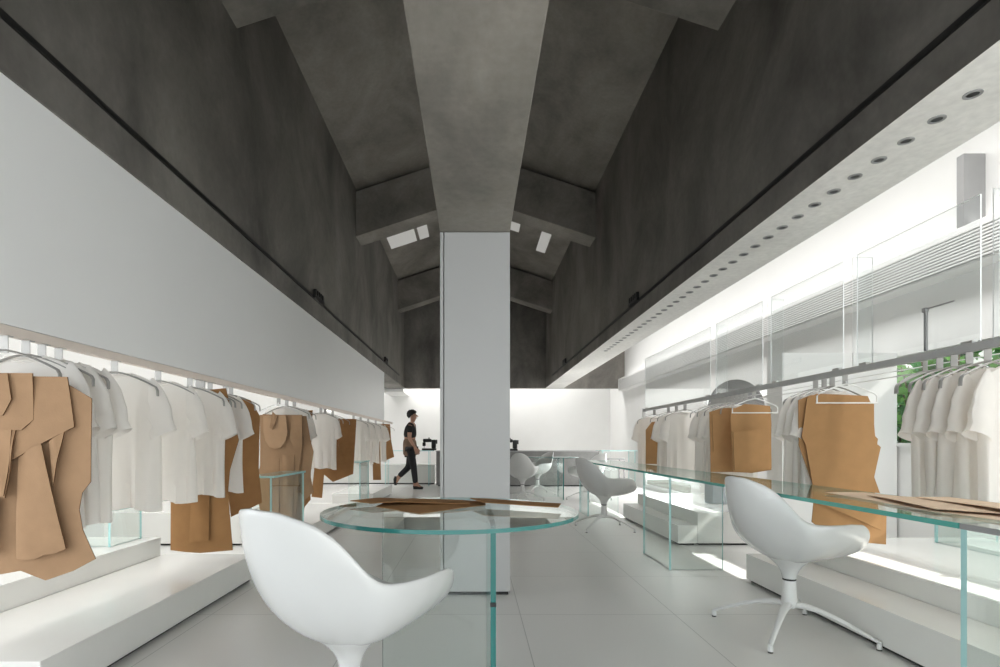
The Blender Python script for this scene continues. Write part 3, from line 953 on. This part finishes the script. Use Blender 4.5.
G1 = 'paper patterns on the round table'
table_paper([(376, 507), (390, 501), (412, 500), (484, 503), (486, 507), (440, 512), (420, 514), (395, 510)], 0.0, 'broad brown paper piece lying at the middle of the round glass table', G1, 'kraft_dark', .003)
table_paper([(350, 505), (380, 502), (470, 504), (470, 507), (400, 506), (372, 508)], .010, 'long narrow brown paper piece stacked on top, left on the round glass table', G1, 'kraft_dark', .003)
table_paper([(470, 504), (486, 504), (561, 509), (558, 513), (484, 509)], .018, 'brown paper strip pointing right across the round glass table', G1, 'kraft_dark', .003)
G2 = 'paper patterns on the long table'
table_paper(None, 0.0, 'long tan paper sheet spread along the right glass table', G2, 'kraft_pale', .003, raw=[(1.72, 2.65), (1.95, 2.70), (2.005, 1.75), (1.98, 1.70), (1.66, 1.72), (1.68, 2.0)])
table_paper(None, .009, 'tan paper piece lying in the middle of the right glass table stack', G2, 'kraft_pale', .003, raw=[(1.66, 1.95), (1.78, 2.45), (2.0, 2.35), (2.0, 1.75), (1.85, 1.72)])
table_paper(None, .018, 'topmost tan paper strip of the right glass table stack', G2, 'kraft_pale', .004, raw=[(1.76, 1.74), (1.88, 2.3), (2.0, 2.28), (2.01, 1.73)])
table_paper(None, .004, 'tan paper sheet on the nearest glass table, cut by the picture edge', G2, 'kraft_pale', .003, raw=[(1.62, 1.0), (1.62, 1.62), (2.05, 1.66), (2.05, 1.0)])

# ------------------------------------------------------------------ chairs
def chair_parts(root):
    # shell: a tub with a tall egg-shaped back and low flared arms, local +x is the front
    def R(phi):          # plan radius of the rim; phi 0 = front
        c, s = math.cos(phi), math.sin(phi)
        a, e = (.375, 2.3) if c > 0 else (.30, 2.1)
        b = .276
        return (abs(c / a) ** e + abs(s / b) ** e) ** (-1 / e)

    KEYS = [(0, .440), (16, .452), (28, .488), (38, .532), (48, .570), (60, .597), (80, .606), (108, .604), (120, .612), (126, .650), (132, .728), (143, .790), (160, .828), (180, .838)]

    def hlin(p):
        p = abs(p)
        if p > 180: p = 360 - p
        for (a, ha), (b, hb) in zip(KEYS, KEYS[1:]):
            if p <= b: return ha + (hb - ha) * (p - a) / (b - a)
        return .836

    def hrim(phi):
        p = phi / PI * 180
        return sum(hlin(p + d) for d in (-4, -2.7, -1.3, 0, 1.3, 2.7, 4)) / 7
    n, m = 128, 18
    z0 = .382
    bm = bmesh.new()
    rings = []
    for j in range(m + 1):
        t = .06 + .94 * j / m
        ring = []
        for k in range(n):
            phi = -PI + 2 * PI * k / n
            rr, hh = R(phi), hrim(phi)
            back = max(0, -math.cos(phi))
            a = t * PI / 2
            r = rr * (math.sin(a) ** (1.0 - .05 * back))
            z = z0 + (hh - z0) * (1 - math.cos(a)) ** (.95 + .05 * back)
            # back leans out towards the top
            lean = .088 * back * ((z - z0) / .45) ** 1.15
            x = r * math.cos(phi) - lean + .02 * (1 - back) * t
            y = r * math.sin(phi)
            # the tall back narrows to an egg
            top = max(0, (z - .50) / .335) * min(1, back * 2.2)
            y *= 1 - .40 * top ** 1.25
            ring.append(bm.verts.new((x, y, z)))
        rings.append(ring)
    for r0, r1 in zip(rings, rings[1:]):
        for k in range(n): bm.faces.new((r0[k], r0[(k + 1) % n], r1[(k + 1) % n], r1[k]))
    bm.faces.new(rings[0])
    sh = obj('seat_shell', bm, M['chair'], root, smooth=True, angle=60)
    so = sh.modifiers.new('thick', 'SOLIDIFY'); so.thickness = .011; so.offset = 1
    sb = sh.modifiers.new('sub', 'SUBSURF'); sb.levels = 1; sb.render_levels = 1
    bm = bmesh.new()
    lathe(bm, [(.112, .400), (.100, .389), (.080, .371), (.060, .351), (.046, .330), (.037, .307), (.0335, .285)], 32, cap=False)
    obj('stem', bm, M['chair'], root, smooth=True)
    bm = bmesh.new(); lathe(bm, [(.030, .274), (.0335, .276), (.0335, .284), (.030, .286)], 28); obj('swivel_ring', bm, M['black'], root)
    bm = bmesh.new(); lathe(bm, [(.031, .274), (.0325, .24), (.036, .19), (.041, .155), (.036, .135), (.02, .128)], 28)
    obj('hub', bm, M['chair_leg'], root, smooth=True)
    for k in range(4):
        a = PI / 4 + k * PI / 2
        c, s = math.cos(a), math.sin(a)
        bm = bmesh.new()
        prof = [(.025, .150), (.07, .150), (.14, .138), (.22, .110), (.30, .075), (.375, .042), (.392, .036)]
        tube(bm, [(r * c, r * s, z) for r, z in prof], [.024, .022, .018, .0155, .0135, .0115, .010], 12, flat=.72)
        lg = obj('leg', bm, M['chair_leg'], root, smooth=True)
        bm = bmesh.new(); lathe(bm, [(.010, .034), (.012, .022), (.012, .006)], 14, (.383 * c, .383 * s)); obj('leg_tip', bm, M['chair_leg'], lg)
        bm = bmesh.new(); lathe(bm, [(.012, .0062), (.012, 0)], 14, (.383 * c, .383 * s)); obj('glide', bm, M['black'], lg)


CHR = None


def chair(x, y, leg, face, label):
    """leg: heading of the four-legged base; face: heading of the seat, which swivels on it"""
    global CHR
    r = empty('swivel_chair', (x, y, 0), label, 'chair', 'white moulded swivel chairs', math.radians(leg))
    if CHR is None:
        chair_parts(r); CHR = r
    else:
        for ch in list(CHR.children): copy_part(ch, r)
    for ch in r.children:
        if ch.name.startswith('seat_shell'): ch.rotation_euler = (0, 0, math.radians(face - leg))
    return r


chair(-.395, 1.72, 42, 64, 'large near white swivel chair at left, turned to the round glass table')
chair(1.67, 2.86, 3, 20, 'white swivel chair tucked under the long glass table at right')
chair(1.516, 6.30, 2, 28, 'mid-distance white swivel chair at the far end of the long glass table')
chair(.84, 9.35, 55, 75, 'far white swivel chair nearest the column, its rounded back to the viewer')
chair(1.26, 10.7, 10, 215, 'farthest white swivel chair, facing forward behind the far round table')
chair(2.02, 9.5, 35, 120, 'far white swivel chair right of the far round table, its pale back showing')

# ------------------------------------------------------------------ far end: counter, plinth, machines
ct = empty('service_counter', (1.0, 12.8, 0), 'long dark grey counter standing before the white back wall', 'counter')
obj('body', B(-1.87, 1.88, -.38, .3, .03, .80), M['counter'], ct)
obj('counter_top', B(-1.88, 1.89, -.39, .31, .80, .82), M['grey'], ct, bevel=.003)
obj('recessed_base', B(-1.83, 1.84, -.34, .26, 0, .03), M['gap'], ct)
pl = empty('white_plinth', (-2.4, 13.3, 0), 'low white plinth along the back wall behind the walking person', 'plinth')
obj('body', B(-1.4, 1.45, -.2, .2, .03, .48), M['platform'], pl, bevel=.004)
obj('recessed_base', B(-1.37, 1.42, -.16, .17, 0, .03), M['gap'], pl)
gt = empty('glass_worktable', (-1.55, 12.72, 0), 'glass work table left of the column holding a black sewing machine', 'table')
bm = bmesh.new(); glass_box(bm, -.55, .60, -.3, .25, .812, .828); obj('table_top', bm, GT, gt)
for xx in (-.5, .5):
    bm = bmesh.new(); glass_box(bm, xx, xx + .014, -.28, .23, 0, .811); obj('leg_panel', bm, GT, gt)
gt = empty('glass_worktable', (3.3, 12.72, 0), 'glass work table right of the grey counter', 'table')
bm = bmesh.new(); glass_box(bm, -.38, .5, -.3, .25, .812, .828); obj('table_top', bm, GT, gt)
for xx in (-.34, .4):
    bm = bmesh.new(); glass_box(bm, xx, xx + .014, -.28, .23, 0, .811); obj('leg_panel', bm, GT, gt)
st = empty('side_table', (2.95, 11.3, 0), 'small dark framed side table right of the grey counter', 'table')
obj('table_top', B(-.28, .16, -.2, .2, .655, .68), M['grey'], st)
obj('leg', B(.13, .155, -.2, -.175, 0, .655), M['grey'], st)
obj('leg', B(.13, .155, .175, .2, 0, .655), M['grey'], st)
obj('leg', B(-.28, -.255, -.2, -.175, 0, .655), M['grey'], st)
obj('leg', B(-.28, -.255, .175, .2, 0, .655), M['grey'], st)


def sewing_machine(x, y, z, flip, label):
    r = empty('sewing_machine', (x, y, z), label, 'sewing machine', 'black sewing machines')
    s = -1 if flip else 1
    def bx(nm, a, b, c, d, e, f, bv=.008):
        x0, x1 = sorted((s * a, s * b))
        return obj(nm, B(x0, x1, c, d, e, f), M['black'], r, bevel=bv)
    bx('bed', -.16, .17, -.08, .08, 0, .045)
    bx('column', .06, .165, -.06, .06, .046, .25, .02)
    bx('arm', -.14, .06, -.05, .05, .19, .27, .02)
    bx('needle_head', -.15, -.08, -.045, .045, .10, .189, .012)
    bx('needle_bar', -.12, -.11, -.006, .006, .05, .099, .001)
    bm = bmesh.new(); tube(bm, [(s * .166, 0, .2), (s * .195, 0, .2)], .05, 20); obj('hand_wheel', bm, M['black'], r)
    bm = bmesh.new(); tube(bm, [(s * .0, 0, .271), (s * .0, 0, .30)], .014, 12); obj('spool', bm, M['black'], r)
    return r


p = at(429, 450, 12.72); sewing_machine(p.x, 12.72, .829, False, 'black sewing machine on the glass table left of the column')
p = at(511, 450, 12.72); sewing_machine(p.x - .02, 12.72, .821, False, 'black sewing machine on the grey counter, half hidden by the column')
p = at(648, 418, 13.0)
w = empty('wall_sign', (p.x, 14.985, p.z), 'small black angular mark on the far right back wall', 'sign')
p = at(648, 417, 14.985); w.location = p
for a, b, c, d in ((-.08, -.05, -.07, .07), (.05, .08, -.07, .07)):
    obj('stroke', B(a, b, -.01, .01, c, d), M['black'], w)
bm = bmesh.new()
vs = [bm.verts.new((x, y, z)) for y in (-.01, .01) for x, z in ((-.08, .07), (-.045, .07), (.08, -.07), (.045, -.07))]
bm.faces.new(vs[:4]); bm.faces.new(vs[4:])
for k in range(4): bm.faces.new((vs[k], vs[(k + 1) % 4], vs[4 + (k + 1) % 4], vs[4 + k]))
obj('stroke', bm, M['black'], w)

# ------------------------------------------------------------------ walking person
def skin_mesh(name, verts, edges, radii, mat, parent, root=0, sub=2):
    me = bpy.data.meshes.new(name)
    me.from_pydata(verts, edges, [])
    me.materials.append(mat)
    o = bpy.data.objects.new(name, me); COL.objects.link(o)
    if parent: o.parent = parent
    sk = o.modifiers.new('skin', 'SKIN'); sk.use_smooth_shade = True
    if not me.skin_vertices: me.skin_vertices.new(name='')
    for i, r in enumerate(radii):
        d = me.skin_vertices[0].data[i]
        d.radius = r if isinstance(r, tuple) else (r, r)
        d.use_root = (i == root)
    sb = o.modifiers.new('sub', 'SUBSURF'); sb.levels = sub; sb.render_levels = sub
    return o


pp = at(411, 489, 11.7)
per = empty('person', (pp.x, 11.7, 0), 'person walking to the right past the back wall in black top and dark trousers', 'person')
# skeleton: x forward (walking direction), y to the person's right, z up
V = [(-.02, 0, .90),            # 0 pelvis
     (-.03, 0, 1.05), (-.02, 0, 1.22), (.0, 0, 1.37),      # 1 waist 2 chest 3 upper chest
     (.025, 0, 1.45), (.04, 0, 1.50),                      # 4 neck 5 skull base
     (.058, 0, 1.575), (.040, 0, 1.640),                   # 6 head 7 crown
     (.0, -.17, 1.36), (-.01, -.215, 1.10), (.10, -.215, .92),      # 8 shoulder 9 elbow 10 wrist (near arm)
     (.0, .17, 1.36), (-.02, .215, 1.10), (.09, .21, .90),         # 11 12 13 (far arm)
     (-.0, -.085, .84), (.07, -.09, .47), (.115, -.09, .09),        # 14 hip 15 knee 16 ankle (front leg)
     (.0, .085, .84), (-.06, .09, .47), (-.30, .09, .24),           # 17 18 19 (rear leg)
     (.245, -.09, .035), (-.335, .09, .12),                         # 20 toes front 21 toes rear
     (.075, -.09, .045), (-.335, .09, .255)]                        # 22 heel 23 heel
E = [(0, 1), (1, 2), (2, 3), (3, 4), (4, 5), (5, 6), (6, 7), (3, 8), (8, 9), (9, 10), (3, 11), (11, 12), (12, 13),
     (0, 14), (14, 15), (15, 16), (0, 17), (17, 18), (18, 19), (16, 20), (19, 21), (16, 22), (19, 23)]
Rr = [(.11, .145), (.095, .125), (.105, .15), (.085, .12), (.05, .05), (.066, .055), (.108, .088), (.088, .072),
      .062, .045, .030, .062, .045, .030, .088, .062, .042, .088, .062, .042, .03, .028, .035, .03]
skin_mesh('body', V, E, Rr, M['skin'], per)
# nose, ears, hair
bm = bmesh.new()
tube(bm, [(.128, 0, 1.600), (.150, 0, 1.572), (.130, 0, 1.562)], [.010, .015, .012], 8)
obj('nose', bm, M['skin'], per, smooth=True)
for s_ in (-1, 1):
    bm = bmesh.new(); bmesh.ops.create_icosphere(bm, subdivisions=2, radius=.03, matrix=Matrix.Translation((.04, s_ * .080, 1.575)) @ Matrix.Diagonal((.7, .35, 1, 1)))
    obj('ear', bm, M['skin'], per, smooth=True)
    bm = bmesh.new(); bmesh.ops.create_icosphere(bm, subdivisions=2, radius=.011, matrix=Matrix.Translation((.122, s_ * .034, 1.598)))
    obj('eye', bm, M['hair'], per, smooth=True)
bm = bmesh.new(); box(bm, .112, .128, -.022, .022, 1.535, 1.541); obj('mouth', bm, M['apron'], per)
bm = bmesh.new()
bmesh.ops.create_icosphere(bm, subdivisions=4, radius=.105, matrix=Matrix.Translation((.022, 0, 1.622)) @ Matrix.Diagonal((1.06, .90, .95, 1)))
for v in list(bm.verts):
    if v.co.z < 1.53 or v.co.z < 1.565 + .75 * v.co.x: bm.verts.remove(v)
for v in bm.verts:
    v.co += (v.co - Vector((.03, 0, 1.6))).normalized() * random.uniform(-.003, .012)
obj('hair', bm, M['hair'], per, smooth=True, angle=80)
# clothing
skin_mesh('shirt', [(-.03, 0, 1.08), (-.02, 0, 1.22), (.0, 0, 1.375), (.02, 0, 1.425), (.0, -.175, 1.365), (-.006, -.20, 1.20), (.0, .175, 1.365), (-.012, .20, 1.20)],
          [(0, 1), (1, 2), (2, 3), (2, 4), (4, 5), (2, 6), (6, 7)], [.150, .156, .130, .064, .080, .066, .080, .066], M['tee'], per)
skin_mesh('apron', [(.0, 0, .70), (-.01, 0, .82), (-.03, 0, .96), (-.03, 0, 1.14)], [(0, 1), (1, 2), (2, 3)], [.185, .178, .160, .148], M['apron'], per)
skin_mesh('trousers', [(-.02, 0, .90), (.0, -.088, .82), (.07, -.092, .47), (.11, -.092, .11), (.0, .088, .82), (-.06, .092, .47), (-.285, .092, .26)],
          [(0, 1), (1, 2), (2, 3), (0, 4), (4, 5), (5, 6)], [(.122, .155), .100, .076, .060, .100, .076, .060], M['trouser'], per)
for pts, rad in (([(.06, -.09, .045), (.12, -.09, .05), (.20, -.09, .038), (.27, -.09, .028)], [.042, .048, .038, .026]),
                 ([(-.335, .09, .27), (-.35, .09, .21), (-.355, .09, .14), (-.345, .09, .08)], [.036, .044, .036, .025])):
    bm = bmesh.new(); tube(bm, pts, rad, 14); obj('shoe', bm, M['hair'], per, smooth=True)
for s, w_ in ((-1, Vector((.10, -.215, .92))), (1, Vector((.09, .21, .90)))):
    hd = bmesh.new()
    tube(hd, [w_ + Vector((0, 0, .01)), w_ + Vector((.018, 0, -.03)), w_ + Vector((.035, 0, -.075)), w_ + Vector((.04, 0, -.09))], [.024, .036, .038, .028], 12, flat=.5, up=Vector((0, 1, 0)))
    hand = obj('hand', hd, M['skin'], per, smooth=True)
    for k, ln in enumerate((.065, .075, .07, .055)):
        bm = bmesh.new()
        b0 = w_ + Vector((.062 - k * .017, 0, -.082 - .003 * k))
        tube(bm, [b0, b0 + Vector((.010, s * -.004, -ln * .5)), b0 + Vector((.006, s * -.012, -ln))], [.009, .0085, .006], 8)
        obj('finger', bm, M['skin'], hand, smooth=True)
    bm = bmesh.new()
    b0 = w_ + Vector((.04, 0, -.035))
    tube(bm, [b0, b0 + Vector((.032, 0, -.025)), b0 + Vector((.045, 0, -.055))], [.011, .010, .007], 8)
    obj('thumb', bm, M['skin'], hand, smooth=True)

# ------------------------------------------------------------------ garden shrubs outside the window
def shrub(x, y, h, seed, label, mats):
    rnd = random.Random(seed)
    r = empty('garden_shrub', (x, y, -.02), label, 'shrub', 'garden shrubs outside the window')
    bm = bmesh.new()
    for k in range(9):
        a = rnd.uniform(0, 6.28)
        tip = Vector((.35 * math.cos(a), .4 * math.sin(a), h * rnd.uniform(.75, .95)))
        tube(bm, [(0, 0, 0), tip * .5 + Vector((0, 0, .1)), tip], [.02, .012, .005], 6)
    obj('stems', bm, M['bark'], r)
    for mi, (mname, cnt) in enumerate(mats):
        bm = bmesh.new()
        for k in range(cnt):
            a = rnd.uniform(0, 6.28); q = rnd.random() ** .5
            zz = rnd.uniform(.05, 1.0)
            rad = .52 * math.sin(PI * min(1, .15 + zz * .8)) ** .5
            c = Vector((rad * .75 * q * math.cos(a), rad * .78 * q * math.sin(a), zz * h))
            L_ = rnd.uniform(.09, .19); w_ = L_ * rnd.uniform(.22, .36)
            rot = Matrix.Rotation(rnd.uniform(0, 6.28), 3, 'Z') @ Matrix.Rotation(rnd.uniform(-.9, .9), 3, 'Y') @ Matrix.Rotation(rnd.uniform(-.7, .7), 3, 'X')
            pts = [(0, 0, 0), (L_ * .4, w_, .012), (L_, 0, -.03), (L_ * .4, -w_, .012), (L_ * .45, 0, -.004)]
            v = [bm.verts.new(c + rot @ Vector(p)) for p in pts]
            bm.faces.new((v[0], v[1], v[4])); bm.faces.new((v[1], v[2], v[4])); bm.faces.new((v[2], v[3], v[4])); bm.faces.new((v[3], v[0], v[4]))
        o = obj('foliage', bm, M[mname], r)
        if mname == 'leaf_lime': o['label'] = 'yellow-green young leaves'
    return r


for k, (yy, h, lb, mt) in enumerate((
        (2.6, 2.16, 'leafy green shrub with lime tips outside the window behind the nearest shirts', (('leaf', 1300), ('leaf_lime', 300))),
        (3.5, 2.12, 'yellow-green tipped shrub outside the window at the right picture edge', (('leaf', 1100), ('leaf_lime', 600))),
        (4.4, 2.18, 'deep green shrub outside the window, in the middle between its neighbours', (('leaf_dark', 900), ('leaf', 900))),
        (5.3, 2.10, 'broad green shrub outside beside the left window edge', (('leaf', 1200), ('leaf_dark', 500))),
        (6.2, 2.14, 'farthest green shrub outside, beyond the left window edge', (('leaf_dark', 1200), ('leaf', 300))))):
    shrub(4.62, yy, h, 40 + k, lb, mt)

# ------------------------------------------------------------------ light
wd = bpy.data.worlds.new('sky'); S.world = wd; wd.use_nodes = True
bg = wd.node_tree.nodes['Background']
bg.inputs['Color'].default_value = (.92, .96, 1.0, 1); bg.inputs['Strength'].default_value = 2.6


def area(name, loc, sx, sy, power, col=(1, 1, 1), rot=(0, 0, 0)):
    l = bpy.data.lights.new(name, 'AREA'); l.shape = 'RECTANGLE'; l.size = sx; l.size_y = sy
    l.energy = power; l.color = col
    o = bpy.data.objects.new(name, l); COL.objects.link(o); o.location = loc; o.rotation_euler = rot
    return o


area('daylight_front', (-.05, -3.42, 1.35), 7.8, 2.6, 6, (1, .99, .97), (PI / 2, 0, 0))
area('skylight_right_aisle', (2.62, 5.8, 3.57), .6, 14, 165, (1, .995, .98), (0, -.08, 0))
area('skylight_left_aisle', (-2.62, 5.8, 3.57), .6, 14, 250, (1, .99, .97), (0, .35, 0))
area('skylight_back', (0, 14.15, 3.28), 6, .5, 85, (1, .99, .97))  # lamp hidden above the view, added to brighten the back zone

area('daylight_side_right', (3.86, -1.3, 1.25), 2.1, 3.2, 72, (1, .99, .97), (0, PI / 2, 0))  # fill lamp added outside the unseen right opening
area('daylight_side_left', (-4.12, -.65, 1.4), 2.4, 4.5, 42, (1, .99, .97), (0, -PI / 2, 0))  # fill lamp added outside the unseen left opening
area('daylight_far_right', (3.87, 10.7, .75), 1.3, 2.6, 60, (1, .99, .97), (0, PI / 2, 0))  # fill lamp added to brighten the far chairs
area('cove_light', (3.70, 7.3, 2.625), .06, 12, 6, (1, .99, .97), (PI, 0, 0))
sn = bpy.data.lights.new('sun', 'SUN'); sn.energy = 9.0; sn.angle = math.radians(.53); sn.color = (1, .96, .9)
so = bpy.data.objects.new('sun', sn); COL.objects.link(so)
so.rotation_euler = Vector((-1, .12, -.946)).to_track_quat('-Z', 'Y').to_euler()

# ------------------------------------------------------------------ camera
cd = bpy.data.cameras.new('camera')
cd.sensor_width = 36; cd.lens = 36 * F / 1000
cd.shift_x = (500 - VX) / 1000; cd.shift_y = (VY - 333.5) / 1000
cd.clip_start = .05
co = bpy.data.objects.new('camera', cd); COL.objects.link(co)
co.location = (0, 0, CH); co.rotation_euler = (PI / 2, 0, 0)
S.camera = co

S.view_settings.view_transform = 'Standard'; S.view_settings.look = 'None'
S.view_settings.gamma = 1; S.view_settings.use_curve_mapping = False
S.view_settings.exposure = 0.2
cy = S.cycles
cy.use_denoising = True
cy.max_bounces = 16; cy.diffuse_bounces = 8; cy.glossy_bounces = 6
cy.transparent_max_bounces = 40; cy.transmission_bounces = 8
cy.caustics_reflective = False; cy.caustics_refractive = False
cy.sample_clamp_indirect = 6
